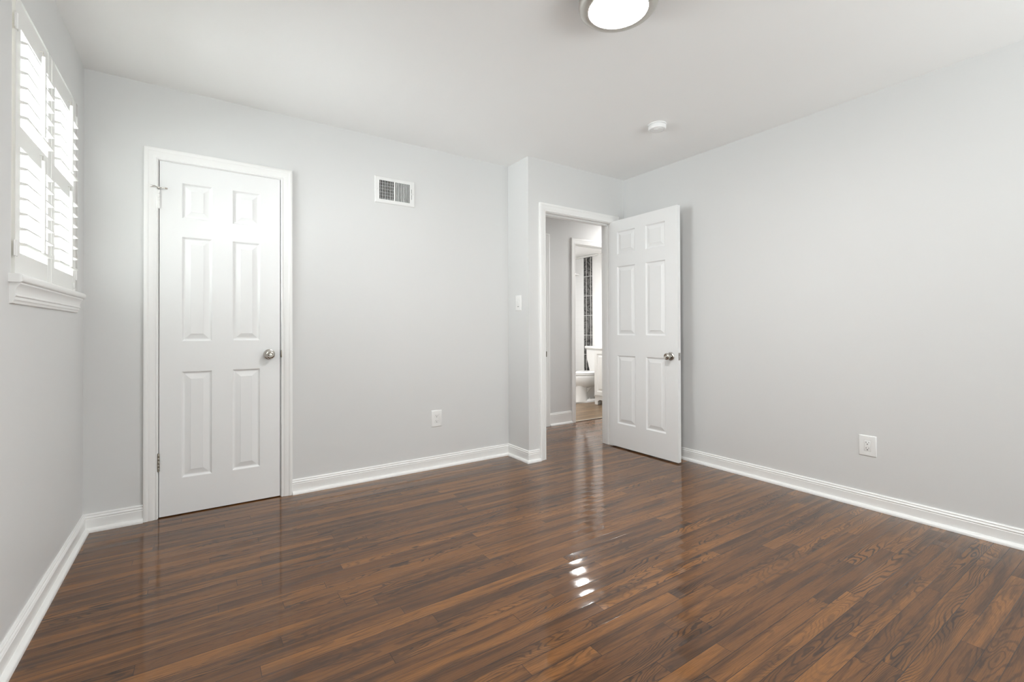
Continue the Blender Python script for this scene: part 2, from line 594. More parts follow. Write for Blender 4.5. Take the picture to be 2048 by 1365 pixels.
b94 = base_scaled(0.0935)
struct(runs(MB(), b94, [((XL, YR), (XL, YB), (1, 0), -1, -1)]).build('baseboard_left', 'trim', smooth=True), 'white baseboard along the window wall', 'baseboard')
struct(runs(MB(), b94, [((XL, YB), (-0.2555, YB), (0, -1), -1, 0), ((0.4965, YB), (XJ, YB), (0, -1), 0, -1)]).build('baseboard_back', 'trim', smooth=True), 'white baseboard either side of the closet door', 'baseboard')
struct(runs(MB(), b94, [((XJ, YB), (XJ, YD), (-1, 0), -1, 1), ((XJ, YD), (2.276, YD), (0, -1), 1, 0)]).build('baseboard_entry', 'trim', smooth=True), 'short white baseboard wrapping the projecting corner', 'baseboard')
struct(runs(MB(), b94, [((XR, YR), (XR, YD), (-1, 0), -1, -1), ((3.186, YD), (XR, YD), (0, -1), 0, -1)]).build('baseboard_right', 'trim', smooth=True), 'white baseboard along the long right wall', 'baseboard')
struct(runs(MB(), b94, [((XL, YR), (XR, YR), (0, 1), -1, -1)]).build('baseboard_rear', 'trim', smooth=True), 'white baseboard on the wall behind the viewpoint', 'baseboard')
b137 = base_scaled(0.137)
struct(runs(MB(), b137, [((3.1785, YH), (3.4935, YH), (0, -1), 0, 0), ((4.36, YH), (5.2, YH), (0, -1), 0, 0)]).build('baseboard_hall', 'trim', smooth=True), 'taller white baseboard in the hall', 'baseboard')

CASE = [(0, 0), (0, 0.009), (0.003, 0.0115), (0.007, 0.0115), (0.009, 0.0095), (0.012, 0.0095), (0.016, 0.0125), (0.024, 0.0150), (0.036, 0.0160),
        (0.042, 0.0160), (0.044, 0.0185), (0.050, 0.0200), (0.059, 0.0200), (0.063, 0.0175), (0.063, 0)]


def casing(mb, x0, x1, zt, y, sgn, prof=CASE, left=True, right=True, xl_max=None):
    """three mitred sides round an opening; y is the wall face and sgn the way it faces"""
    L = [[(x0 - w, y + sgn * t, 0.0) for w, t in prof], [(x0 - w, y + sgn * t, zt + w) for w, t in prof],
         [(x1 + w, y + sgn * t, zt + w) for w, t in prof], [(x1 + w, y + sgn * t, 0.0) for w, t in prof]]
    if not left:
        L = L[1:]
    mb.loft(L)
    return mb


def jamb(mb, x0, x1, z1, y0, y1, t, stop_y=None, stop_s=1):
    mb.box(x0 - t, x0, y0, y1, 0, z1 + t)
    mb.box(x1, x1 + t, y0, y1, 0, z1 + t)
    mb.box(x0, x1, y0, y1, z1, z1 + t)
    if stop_y is not None:
        a, b = stop_y, stop_y + 0.035
        mb.box(x0, x0 + 0.011, a, b, 0, z1 - 0.011, 0.003)
        mb.box(x1 - 0.011, x1, a, b, 0, z1 - 0.011, 0.003)
        mb.box(x0, x1, a, b, z1 - 0.011, z1, 0.003)
    return mb


# closet
trim1 = struct(casing(MB(), -0.1925, 0.4335, 2.0195, YB, -1).build('trim_1', 'trim', smooth=True), 'white moulded casing round the closet door', 'casing')
struct(jamb(MB(), -0.1895, 0.4300, 2.0165, YB, YB + T, 0.010, YB + 0.036).build('trim_2', 'trim'), 'white jamb inside the closet doorway', 'jamb')
# entry
struct(casing(MB(), 2.3400, 3.1230, 2.0230, YD, -1).build('trim_3', 'trim', smooth=True), 'white moulded casing round the open hall doorway', 'casing')
trim4 = struct(jamb(MB(), 2.3450, 3.1130, 2.0190, YD, YDB, 0.012, YD + 0.045).build('trim_4', 'trim'), 'white jamb and stop of the open hall doorway', 'jamb')
# hall: bathroom doorway and the door beside it
struct(casing(MB(), 3.5570, 4.2800, 2.0350, YH, -1).build('trim_5', 'trim', smooth=True), 'white casing round the bathroom doorway', 'casing')
struct(jamb(MB(), 3.5600, 4.2780, 2.0320, YH, YHB, 0.012, YH + 0.05).build('trim_6', 'trim'), 'white jamb of the bathroom doorway', 'jamb')
struct(casing(MB(), 2.4400, 3.1140, 2.0400, YH, -1).build('trim_7', 'trim', smooth=True), 'white casing of the hall door left of the bathroom', 'casing')


# ------------------------------------------------------------------ six panel doors
def door_slab(name, W, H, TH, xs, zs, mat, place, holes=()):
    """xs: panel x edges, zs: panel z edges; place maps local (x, depth, z) to the room"""
    mb = MB()
    gx = sorted({0.0, W, *[e for p in xs for e in p]})
    gz = sorted({0.0, H, *[e for p in zs for e in p]})
    prof = [(0.0, 0.0), (0.002, 0.0010), (0.008, 0.0090), (0.012, 0.0108), (0.016, 0.0105), (0.042, 0.0028), (0.0425, 0.0010)]
    for front in (True, False):
        def P(x, dep, z):
            return place(x, dep if front else TH - dep, z)
        for a, b in zip(gx, gx[1:]):
            for c, d in zip(gz, gz[1:]):
                pan = any(abs(p[0] - a) < 1e-6 and abs(p[1] - b) < 1e-6 for p in xs) and any(abs(p[0] - c) < 1e-6 and abs(p[1] - d) < 1e-6 for p in zs)
                if not pan:
                    mb.quad(P(a, 0, c), P(b, 0, c), P(b, 0, d), P(a, 0, d))
                else:
                    loops = [[P(a + i, dep, c + i), P(b - i, dep, c + i), P(b - i, dep, d - i), P(a + i, dep, d - i)] for i, dep in prof]
                    vs = [[mb.b.verts.new(p) for p in l] for l in loops]
                    for q, r in zip(vs, vs[1:]):
                        for k in range(4):
                            mb.b.faces.new((q[k], q[(k + 1) % 4], r[(k + 1) % 4], r[k]))
                    mb.b.faces.new(vs[-1])
    for (xa, xb, za, zb) in ((0, 0, 0, H), (W, W, 0, H)):
        mb.quad(place(xa, 0, za), place(xa, TH, za), place(xa, TH, zb), place(xa, 0, zb))
    for z in (0, H):
        mb.quad(place(0, 0, z), place(W, 0, z), place(W, TH, z), place(0, TH, z))
    bmesh.ops.remove_doubles(mb.b, verts=mb.b.verts[:], dist=1e-5)
    return mb


KNOB = [(0.0, 0.0), (0.0325, 0.0), (0.0330, 0.003), (0.0310, 0.0065), (0.0240, 0.009), (0.0150, 0.011), (0.0115, 0.016), (0.0112, 0.026), (0.0135, 0.031), (0.0210, 0.036),
        (0.0262, 0.043), (0.0272, 0.050), (0.0258, 0.056), (0.0215, 0.0605), (0.0160, 0.0620), (0.0130, 0.0605), (0.0105, 0.0590), (0, 0.0590)]


def add_knob(parent, pos, axis):
    i = KNOB.index((0.0240, 0.009))
    k = MB().lathe(KNOB[i:], pos, axis).build('door_knob', 'nickel', parent, True)
    r = MB().lathe(KNOB[:i + 1] + [(0.0150, 0.011)], pos, axis).build('rose', 'nickel', k, True)
    ax = Vector(axis)
    side = ax.cross(Vector((0, 0, 1)))
    b = MB()
    b.lathe([(0, 0.0585), (0.0095, 0.0585), (0.0090, 0.0635), (0.0075, 0.0655), (0, 0.0660)], pos, axis, 24)
    b.build('knob_button', 'nickel', k, True)
    return k


def add_hinge(parent, x, y, z0, z1, mat, leaf=(0, 0), name='hinge'):
    b = MB()
    n = 5
    h = (z1 - z0) / n
    for i in range(n):
        b.lathe([(0, 0), (0.0058, 0.0), (0.0062, 0.0006), (0.0062, h - 0.0012), (0.0058, h - 0.0005), (0, h - 0.0005)], (x, y, z0 + i * h), (0, 0, 1), 20)
    b.lathe([(0, 0), (0.0045, 0), (0.0055, 0.002), (0.004, 0.0045), (0, 0.005)], (x, y, z1 - 0.0005), (0, 0, 1), 16)
    b.lathe([(0, -0.005), (0.004, -0.0045), (0.0055, -0.002), (0.0045, 0), (0, 0)], (x, y, z0), (0, 0, 1), 16)
    if leaf[0] or leaf[1]:
        b.box(x, x + leaf[0], y, y + leaf[1], z0 + 0.002, z1 - 0.002)
    return b.build(name, mat, parent, True)


# closed closet door, face almost flush with the wall
CW, CH = 0.6120, 2.0080
CY = YB - 0.003
dx = -0.1862
door1 = door_slab('door_1', CW, CH, 0.034, [(0.1030, 0.2500), (0.3530, 0.5010)], [(0.2040, 0.8130), (0.9880, 1.5900), (1.6960, 1.9000)],
                  'door', lambda x, dep, z: (dx + x, CY + dep, 0.0065 + z)).build('door_1', 'door')
struct(door1, 'closed white six panel closet door with a silver knob', 'door')
add_knob(door1, (0.3650, CY, 0.9050), (0, -1, 0))
add_hinge(door1, -0.1890, CY - 0.0055, 1.7480, 1.8480, 'trim')['label'] = 'white painted hinge'
add_hinge(door1, -0.1890, CY - 0.0055, 0.2680, 0.3630, 'hinge')['label'] = 'dull steel hinge'
# hinge pin stop on the upper hinge: a plate with one arm to the casing and one to the door
b = MB()
zs_ = 1.8585
b.tube([(-0.1890, CY - 0.009, zs_ - 0.004), (-0.1890, CY - 0.009, zs_ + 0.004)], 0.0075, 16)
b.tube([(-0.1890, CY - 0.010, zs_), (-0.2060, CY - 0.034, zs_ + 0.003), (-0.2190, CY - 0.036, zs_)], [0.0026, 0.0026, 0.0026])
b.tube([(-0.2150, CY - 0.036, zs_), (-0.2230, CY - 0.033, zs_ - 0.001)], 0.0052)
b.tube([(-0.1890, CY - 0.010, zs_), (-0.1740, CY - 0.026, zs_ - 0.001), (-0.1560, CY - 0.030, zs_ - 0.002)], 0.0024)
b.tube([(-0.1600, CY - 0.030, zs_ - 0.002), (-0.1500, CY - 0.026, zs_ - 0.002)], 0.0050)
b.build('hinge_stop', 'nickel', door1, True)['label'] = 'silver two armed door stop on the upper hinge pin'
b = MB()
b.box(0.4285, 0.4375, YB - 0.0135, YB - 0.003, 0.884, 0.928, 0.003)
b.build('strike_plate', 'hinge', trim1, True)

# open entry door, swung back towards the right wall
EW, EH, ET = 0.7230, 2.0200, 0.0345
EXF = 3.0990
EYH = 3.0010
door2 = door_slab('door_2', EW, EH, ET, [(0.0900, 0.2970), (0.4080, 0.6080)], [(0.2060, 0.8130), (0.9930, 1.6060), (1.7150, 1.9180)],
                  'door', lambda x, dep, z: (EXF + dep, EYH - x, 0.0110 + z)).build('door_2', 'door')
struct(door2, 'open white six panel door swung back against the right wall', 'door')
add_knob(door2, (EXF, 2.3440, 0.8410), (-1, 0, 0))
add_knob(door2, (EXF + ET, 2.3440, 0.8410), (1, 0, 0))
b = MB()
b.box(EXF + 0.006, EXF + 0.0285, EYH - EW - 0.0012, EYH - EW + 0.001, 0.812, 0.870)
lp = b.build('latch_plate', 'nickel', door2)
MB().loft([[(EXF + 0.010, EYH - EW - 0.001, 0.832), (EXF + 0.0245, EYH - EW - 0.001, 0.832), (EXF + 0.0245, EYH - EW - 0.001, 0.851), (EXF + 0.010, EYH - EW - 0.001, 0.851)],
           [(EXF + 0.012, EYH - EW - 0.012, 0.834), (EXF + 0.0165, EYH - EW - 0.012, 0.834), (EXF + 0.0165, EYH - EW - 0.012, 0.849), (EXF + 0.012, EYH - EW - 0.012, 0.849)]]).build('latch_bolt', 'chrome', lp)
for z in (0.23, 1.0, 1.78):
    add_hinge(door2, EXF + ET + 0.004, EYH - 0.004, z, z + 0.09, 'hinge')
MB().box(2.3440, 2.3462, YD + 0.006, YD + 0.030, 0.828, 0.884).box(2.3402, 2.3462, YD - 0.016, YD + 0.006, 0.834, 0.878, 0.001).build('strike_plate', 'hinge', trim4)
# closed hall door next to the bathroom
d3 = door_slab('door_3', 0.660, 2.02, 0.035, [(0.10, 0.27), (0.39, 0.56)], [(0.21, 0.82), (0.99, 1.60), (1.71, 1.91)], 'door',
               lambda x, dep, z: (2.446 + x, YH + 0.035 + dep, 0.012 + z)).build('door_3', 'door')
struct(d3, 'closed white hall door left of the bathroom doorway', 'door')
struct(jamb(MB(), 2.4430, 3.1090, 2.0350, YH, YHB, 0.006).build('trim_8', 'trim'), 'white jamb of the hall door left of the bathroom', 'jamb')

# ------------------------------------------------------------------ window with sill
win = MB()
XG = XL - 0.125
t = 0.045
win.box(XG - 0.03, XG + 0.03, WY0, WY0 + t, WZ0, WZ1)
win.box(XG - 0.03, XG + 0.03, WY1 - t, WY1, WZ0, WZ1)
win.box(XG - 0.03, XG + 0.03, WY0 + t, WY1 - t, WZ1 - 0.012, WZ1)
win.box(XG - 0.03, XG + 0.03, WY0 + t, WY1 - t, WZ0, WZ0 + t)
wobj = win.build('window_1', 'trim')
struct(wobj, 'bright window behind the white plantation shutters', 'window')
zm = (WZ0 + WZ1) / 2
s = MB()
ya, yb2 = WY0 + t, WY1 - t
for (za, zb, xx) in ((WZ0 + t, zm + 0.02, XG + 0.012), (zm - 0.02, WZ1 - 0.012, XG - 0.012)):
    s.box(xx - 0.012, xx + 0.012, ya, ya + 0.035, za, zb)
    s.box(xx - 0.012, xx + 0.012, yb2 - 0.035, yb2, za, zb)
    s.box(xx - 0.012, xx + 0.012, ya + 0.035, yb2 - 0.035, za, za + 0.035)
    s.box(xx - 0.012, xx + 0.012, ya + 0.035, yb2 - 0.035, zb - 0.035, zb)
sash = s.build('sash', 'trim', wobj)
g = MB()
for (za, zb, xx) in ((WZ0 + t + 0.035, zm - 0.015, XG + 0.012), (zm + 0.015, WZ1 - 0.047, XG - 0.012)):
    g.box(xx - 0.002, xx + 0.002, ya + 0.035, yb2 - 0.035, za, zb)
g.build('pane', 'glass', sash)
# stool and apron
s = MB()
s.box(XL - 0.09, XL + 0.036, WY0 - 0.027, WY1 - 0.004, WZ0 - 0.018, WZ0 + 0.010, 0.0)
es = [e for e in s.b.edges if all(abs(v.co.x - (XL + 0.036)) < 1e-4 for v in e.verts)]
bmesh.ops.bevel(s.b, geom=es, offset=0.0125, segments=5, profile=0.5, affect='EDGES')
sill = s.build('sill', 'trim', wobj, True)
ap = [(0, 1.214), (0.026, 1.214), (0.026, 1.209), (0.022, 1.204), (0.017, 1.196), (0.0145, 1.186), (0.0140, 1.176), (0.0165, 1.174), (0.0165, 1.170), (0.0125, 1.167), (0.0125, 1.158), (0.0095, 1.155), (0.0085, 1.147), (0, 1.145)]
s = MB()
s.loft([[(XL + a, WY0 - 0.018, z) for a, z in ap], [(XL + a, WY1 - 0.027, z) for a, z in ap]])
s.build('apron', 'trim', wobj, True)

# shutter mounting frame lining the opening
FD0, FD1 = XL - 0.062, XL - 0.010
s = MB()
s.box(FD0, FD1, WY0, 2.1800, WZ0 + 0.010, WZ1)
s.box(FD0, FD1, 3.0890, WY1, WZ0 + 0.010, WZ1)
s.build('shutter_frame', 'shutterframe', wobj)['label'] = 'cream strip of the shutter frame'


def lens_profile(w, th, n=8):
    """slat section: swelled middle, blunt edges"""
    h = th / 2
    half = [(-w / 2, -h * 0.46), (-w * 0.40, -h * 0.76), (-w * 0.2, -h * 0.96), (0, -h), (w * 0.2, -h * 0.96), (w * 0.40, -h * 0.76), (w / 2, -h * 0.46)]
    return half + [(-x, -y) for x, y in half]


def make_shutter(y0, y1, label, hinge_y, magnet_y=None):
    xc = XL - 0.014
    root = empty('shutter_panel', (xc, (y0 + y1) / 2, 1.247))
    tag(root, label, 'shutter', 'plantation shutters')
    st = 0.050
    for a, bb in ((y0, y0 + st), (y1 - st, y1)):
        MB().box(xc - 0.014, xc + 0.014, a, bb, 1.247, 2.1795, 0.001).build('stile', 'shutter', root)
    for za, zb in ((1.247, 1.322), (1.684, 1.754), (2.086, 2.1735)):
        MB().box(xc - 0.013, xc + 0.013, y0 + st, y1 - st, za, zb, 0.0015).build('rail', 'shutter', root)
    zsl = [1.3530 + 0.0515 * i for i in range(7)] + [1.7860 + 0.0510 * i for i in range(6)]
    prof = lens_profile(0.0635, 0.0125)
    tilt = math.radians(-4)
    me = None
    for z in zsl:
        if me is None:
            b = MB()
            rings = []
            for y in (y0 + st + 0.001, y1 - st - 0.001):
                rings.append([(xc + p[0] * math.cos(tilt) - p[1] * math.sin(tilt), y, z + p[0] * math.sin(tilt) + p[1] * math.cos(tilt)) for p in prof])
            b.loft(rings)
            first = b.build('louver', 'shutter', root, True)
            me, zf = first, z
        else:
            c = me.copy()
            COL.objects.link(c)
            c.parent = root
            c.matrix_parent_inverse = me.matrix_parent_inverse.copy()
            c.location = me.location + Vector((0, 0, z - zf))
    ym = (y0 + y1) / 2 - 0.006
    xr = xc + 0.0315 + 0.0065
    for za, zb in ((1.345, 1.690), (1.779, 2.078)):
        rod = MB().box(xr - 0.0055, xr + 0.0055, ym - 0.0075, ym + 0.0075, za, zb, 0.003, 3).build('tilt_rod', 'shutter', root, True)
        MB().tube([(xr - 0.003, ym, zb - 0.004), (xr - 0.003, ym, zb + 0.018), (xr - 0.012, ym, zb + 0.019)], 0.0009, 8).build('staple', 'hinge', rod, True)
    for za in (1.305, 2.058):
        h = MB()
        h.box(xc + 0.0135, xc + 0.0160, hinge_y - 0.018, hinge_y + 0.018, za, za + 0.052, 0.001)
        h.tube([(xc + 0.0165, hinge_y, za), (xc + 0.0165, hinge_y, za + 0.052)], 0.0042)
        h.build('hinge', 'plate', root, True)
    if magnet_y:
        MB().box(xc + 0.0140, xc + 0.0200, magnet_y - 0.008, magnet_y + 0.008, 1.262, 1.290, 0.001).build('catch', 'plate', root)
    return root


make_shutter(2.1860, 2.6320, 'white louvred shutter panel nearer the viewpoint, hinged on the left of the window', 2.1840)
make_shutter(2.6380, 3.0840, 'white louvred shutter panel nearer the room corner, on the right of the window', 3.0860, 3.040)

# window behind the camera
r2 = MB()
t = 0.05
for xa, xb_, za, zb in ((RX0, RX0 + t, RZ0, RZ1), (RX1 - t, RX1, RZ0, RZ1), (RX0 + t, RX1 - t, RZ0, RZ0 + t), (RX0 + t, RX1 - t, RZ1 - t, RZ1), (RX0 + t, RX1 - t, 1.45, 1.50)):
    r2.box(xa, xb_, YR - 0.15, YR - 0.09, za, zb)
w2 = r2.build('window_2', 'trim')
struct(w2, 'window in the wall behind the viewpoint', 'window')
MB().box(RX0 + t, RX1 - t, YR - 0.122, YR - 0.118, RZ0 + t, 1.45).box(RX0 + t, RX1 - t, YR - 0.122, YR - 0.118, 1.50, RZ1 - t).build('pane', 'glass', w2)

# ------------------------------------------------------------------ ceiling lamp and smoke detector
def ceiling_lamp(x, y, ztop, glow, label, r=1.0, group=None):
    root = empty('ceiling_light', (x, y, ztop))
    tag(root, label, 'ceiling light')
    P = lambda l: [(a * r, -bz) for a, bz in l]
    MB().lathe(P([(0, 0.0), (0.152, 0.0), (0.1575, 0.003), (0.1575, 0.012), (0.1515, 0.014), (0.1515, 0.019), (0.1575, 0.022), (0.1575, 0.030), (0.1515, 0.032), (0.1515, 0.038), (0.10, 0.039), (0, 0.039)]),
               (x, y, ztop), (0, 0, 1), 96).build('housing', 'lampring', root, True)
    MB().lathe(P([(0.1515, 0.038), (0.1585, 0.041), (0.1590, 0.054), (0.1565, 0.065), (0.1490, 0.073), (0.1380, 0.0765), (0.1270, 0.0775), (0.1195, 0.0765), (0.1175, 0.0735), (0.1175, 0.0705)]),
               (x, y, ztop), (0, 0, 1), 96).build('ring', 'lampring', root, True)
    MB().lathe(P([(0.1185, 0.0725), (0.112, 0.0755), (0.09, 0.0790), (0.06, 0.0815), (0.03, 0.0825), (0, 0.083)]), (x, y, ztop), (0, 0, 1), 96).build('diffuser', glow, root, True)
    return root


ceiling_lamp(1.420, 1.322, HC, 'glow', 'round flush ceiling lamp with a silver ring, lit white')
ceiling_lamp(4.35, 3.56, HC, 'glowhall', 'round lit lamp on the hall ceiling beyond the doorway', 0.95)
ceiling_lamp(4.085, 4.55, BC, 'glowbath', 'round lit lamp on the bathroom ceiling', 0.95)

sx_, sy_ = 2.565, 2.040
sd = empty('smoke_detector', (sx_, sy_, HC))
tag(sd, 'small round white smoke detector on the ceiling near the doorway', 'smoke detector')
MB().lathe([(0, 0), (0.060, 0), (0.060, -0.006), (0.056, -0.0075), (0, -0.0075)], (sx_, sy_, HC), (0, 0, 1), 64).build('base', 'smoke', sd, True)
MB().lathe([(0, -0.0075), (0.053, -0.0075), (0.0565, -0.009), (0.0580, -0.022), (0.0575, -0.031), (0.0540, -0.036), (0.0440, -0.0385), (0.0420, -0.0365), (0.0400, -0.0365), (0.0385, -0.039), (0, -0.040)],
           (sx_, sy_, HC), (0, 0, 1), 64).build('cover', 'smoke', sd, True)
MB().lathe([(0, -0.0395), (0.011, -0.0395), (0.0105, -0.0425), (0, -0.043)], (sx_ - 0.020, sy_ - 0.006, HC), (0, 0, 1), 24).build('test_button', 'smoke', sd, True)

# ------------------------------------------------------------------ air vent
VX0, VX1, VZ0, VZ1 = 1.0330, 1.3340, 1.9680, 2.1600
vent = empty('air_vent', ((VX0 + VX1) / 2, YB, VZ0))
tag(vent, 'white rectangular air vent with upright fins high on the back wall', 'vent')
LX0, LX1, RX0_, RX1_ = 1.0660, 1.1740, 1.1830, 1.2940
LZ0, LZ1 = 1.9960, 2.1320
f = MB()
yf = YB - 0.006
# face plate with two windows and a sloped rim
cuts_x = [VX0 + 0.006, LX0, LX1, RX0_, RX1_, VX1 - 0.006]
for i, (a, bb) in enumerate(zip(cuts_x, cuts_x[1:])):
    if i in (1, 3):
        f.box(a, bb, yf, yf + 0.0015, VZ0 + 0.006, LZ0)
        f.box(a, bb, yf, yf + 0.0015, LZ1, VZ1 - 0.006)
    else:
        f.box(a, bb, yf, yf + 0.0015, VZ0 + 0.006, VZ1 - 0.006)
f.loft([[(VX0, YB, VZ0), (VX1, YB, VZ0), (VX1, YB, VZ1), (VX0, YB, VZ1)],
        [(VX0 + 0.001, YB - 0.003, VZ0 + 0.001), (VX1 - 0.001, YB - 0.003, VZ0 + 0.001), (VX1 - 0.001, YB - 0.003, VZ1 - 0.001), (VX0 + 0.001, YB - 0.003, VZ1 - 0.001)],
        [(VX0 + 0.006, yf, VZ0 + 0.006), (VX1 - 0.006, yf, VZ0 + 0.006), (VX1 - 0.006, yf, VZ1 - 0.006), (VX0 + 0.006, yf, VZ1 - 0.006)]], cap=False)
f.build('face_frame', 'vent', vent)
for name, (a, bb, ang, L2) in {'left': (LX0, LX1, 36, 0.0054), 'right': (RX0_, RX1_, -30, 0.0046)}.items():
    q = MB()
    n = 9
    p = (bb - a) / n
    for i in range(n + 1):
        xc = a + p * i
        dxx, dyy = math.sin(math.radians(ang)) * L2, math.cos(math.radians(ang)) * L2
        y_ = YB - 0.0005
        tx, ty = math.cos(math.radians(ang)) * 0.0008, -math.sin(math.radians(ang)) * 0.0008
        x_lo, x_hi = xc - dxx, xc + dxx
        q.loft([[(x_lo - tx, y_ - dyy - ty, zz), (x_lo + tx, y_ - dyy + ty, zz), (x_hi + tx, y_ + dyy + ty, zz), (x_hi - tx, y_ + dyy - ty, zz)] for zz in (LZ0 - 0.001, LZ1 + 0.001)])
    q.build('fins', 'vent', vent)
q = MB()
for i in range(6):
    zz = LZ0 + 0.012 + i * 0.0225
    q.box(LX0 - 0.002, LX1 + 0.004, YB + 0.012, YB + 0.017, zz, zz + 0.0008)
q.build('damper_blades', 'vent', vent)
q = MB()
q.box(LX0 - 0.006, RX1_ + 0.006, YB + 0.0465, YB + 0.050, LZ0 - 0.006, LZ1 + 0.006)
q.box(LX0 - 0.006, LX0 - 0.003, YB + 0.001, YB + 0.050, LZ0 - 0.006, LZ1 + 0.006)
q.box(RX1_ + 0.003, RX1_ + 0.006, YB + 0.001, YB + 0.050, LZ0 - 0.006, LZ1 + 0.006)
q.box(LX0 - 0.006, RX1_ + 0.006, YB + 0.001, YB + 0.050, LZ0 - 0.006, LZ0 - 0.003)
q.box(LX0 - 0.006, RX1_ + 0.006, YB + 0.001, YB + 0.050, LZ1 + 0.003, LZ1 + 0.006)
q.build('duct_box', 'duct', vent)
for xs_ in (VX0 + 0.015, VX1 - 0.012):
    MB().lathe([(0, 0), (0.0042, 0), (0.0036, 0.0018), (0, 0.0024)], (xs_, yf, 2.064), (0, -1, 0), 20).build('screw', 'vent', vent, True)
MB().box(1.3060, 1.3085, yf - 0.0005, yf + 0.0005, 2.024, 2.100).build('lever_slot', 'slot', vent)
MB().box(1.3062, 1.3083, yf - 0.010, yf + 0.001, 2.058, 2.070, 0.0008).build('damper_lever', 'vent', vent)


# ------------------------------------------------------------------ outlets and switch
def plate_frame(origin, normal):
    """matrix taking local (right, up, out) to the room for a plate on a wall"""
    n = Vector(normal)
    up = Vector((0, 0, 1))
    right = up.cross(n)
    m = Matrix((right, up, n)).transposed().to_4x4()
    m.translation = Vector(origin)
    return m


def local(mb, m):
    bmesh.ops.transform(mb.b, matrix=m, verts=mb.b.verts[:])
    return mb


def cover(w, h, d, hole):
    hw, hh = w / 2, h / 2
    mb = MB()
    a, c = hole
    pr = [(hw, hh, 0), (hw - 0.0006, hh - 0.0006, d * 0.45), (hw - 0.003, hh - 0.003, d * 0.85), (hw - 0.007, hh - 0.007, d), (a, c, d), (a, c, d - 0.002)]
    mb.loft([[(-x, -y, z), (x, -y, z), (x, y, z), (-x, y, z)] for x, y, z in pr], cap=False)
    return mb


def outlet(origin, normal, w, h, label, decora):
    m = plate_frame(origin, normal)
    root = empty('wall_outlet', origin)
    tag(root, label, 'electrical outlet', 'wall outlets')
    hole = (0.0168, 0.0335)
    local(cover(w, h, 0.0055, hole), m).build('cover_plate', 'plate', root, True)
    if decora:
        faces = [(MB().box(-0.0164, 0.0164, -0.033, 0.033, 0.0, 0.0050, 0.0008), None)]
        zc = (0.0165, -0.0165)
        rec = local(faces[0][0], m).build('receptacle', 'plate', root, True)
        recs = [rec, rec]
    else:
        local(MB().box(-0.0165, 0.0165, -0.033, 0.033, 0.0, 0.0042), m).build('yoke', 'plate', root)
        zc = (0.0195, -0.0195)
        recs = []
        for z in zc:
            ring = []
            for i in range(24):
                a = 2 * math.pi * i / 24
                ring.append((max(-0.0155, min(0.0155, math.cos(a) * 0.0172)), z + max(-0.0125, min(0.0125, math.sin(a) * 0.0172))))
            b_ = MB()
            b_.loft([[(x, y, 0.003) for x, y in ring], [(x, y, 0.0062) for x, y in ring]])
            recs.append(local(b_, m).build('receptacle', 'plate', root, True))
    top = 0.0051 if decora else 0.0063
    for rec, z in zip(recs, zc):
        b_ = MB()
        b_.box(-0.0078, -0.0054, z - 0.001, z + 0.0075, top - 0.001, top + 0.0001)
        b_.box(0.0056, 0.0076, z + 0.0, z + 0.0068, top - 0.001, top + 0.0001)
        b_.lathe([(0, 0), (0.0030, 0), (0.0030, 0.0011), (0, 0.0011)], (0, z - 0.0068, top - 0.001), (0, 0, 1), 16)
        local(b_, m).build('slots', 'slot', rec)
    for z in ((h / 2 - 0.012, -h / 2 + 0.012) if decora else (0.0,)):
        local(MB().lathe([(0, 0), (0.0032, 0), (0.0026, 0.0012), (0, 0.0016)], (0, z, 0.0050), (0, 0, 1), 16), m).build('screw', 'plate', root, True)


outlet((1.5085, YB, 0.3770), (0, -1, 0), 0.0850, 0.1260, 'white duplex outlet low on the back wall right of the closet door', False)
outlet((XR, 1.0990, 0.3650), (-1, 0, 0), 0.0880, 0.1210, 'white square faced outlet low on the long right wall', True)

m = plate_frame((XJ, 3.1210, 1.2740), (-1, 0, 0))
sw = empty('light_switch', (XJ, 3.1210, 1.2740))
tag(sw, 'white light switch on the narrow projecting wall beside the doorway', 'light switch')
local(cover(0.080, 0.125, 0.0055, (0.0168, 0.0335)), m).build('cover_plate', 'plate', sw, True)
local(MB().box(-0.0164, 0.0164, -0.033, 0.033, 0.0, 0.0045, 0.0008), m).build('switch_frame', 'plate', sw, True)
b_ = MB()
b_.loft([[(-0.0135, -0.026, 0.0040), (0.0135, -0.026, 0.0040), (0.0135, 0.012, 0.0040), (-0.0135, 0.012, 0.0040)],
         [(-0.0130, -0.0255, 0.0052), (0.0130, -0.0255, 0.0052), (0.0130, 0.0115, 0.0088), (-0.0130, 0.0115, 0.0088)]])
local(b_, m).build('rocker', 'plate', sw, True)
local(MB().box(-0.009, 0.009, -0.0310, -0.0275, 0.0040, 0.0049), m).build('dimmer_slot', 'closet', sw)
for z in (0.0485, -0.0485):
    local(MB().lathe([(0, 0), (0.0030, 0), (0.0024, 0.0012), (0, 0.0016)], (0, z, 0.0050), (0, 0, 1), 16), m).build('screw', 'plate', sw, True)

# ------------------------------------------------------------------ bathroom: toilet
TY = 5.075
toi = empty('toilet', (4.80, TY, 0))
tag(toi, 'white toilet seen through the bathroom doorway', 'toilet')


def oval(cx, cy, rx_front, rx_back, ry, z, n=40, pw=2.0):
    out = []
    for i in range(n):
        a = 2 * math.pi * i / n
        c_, s_ = math.cos(a), math.sin(a)
        rx = rx_back if c_ > 0 else rx_front
        out.append((cx + rx * math.copysign(abs(c_) ** (2 / pw), c_), cy + ry * math.copysign(abs(s_) ** (2 / pw), s_), z))
    return out


b_ = MB()
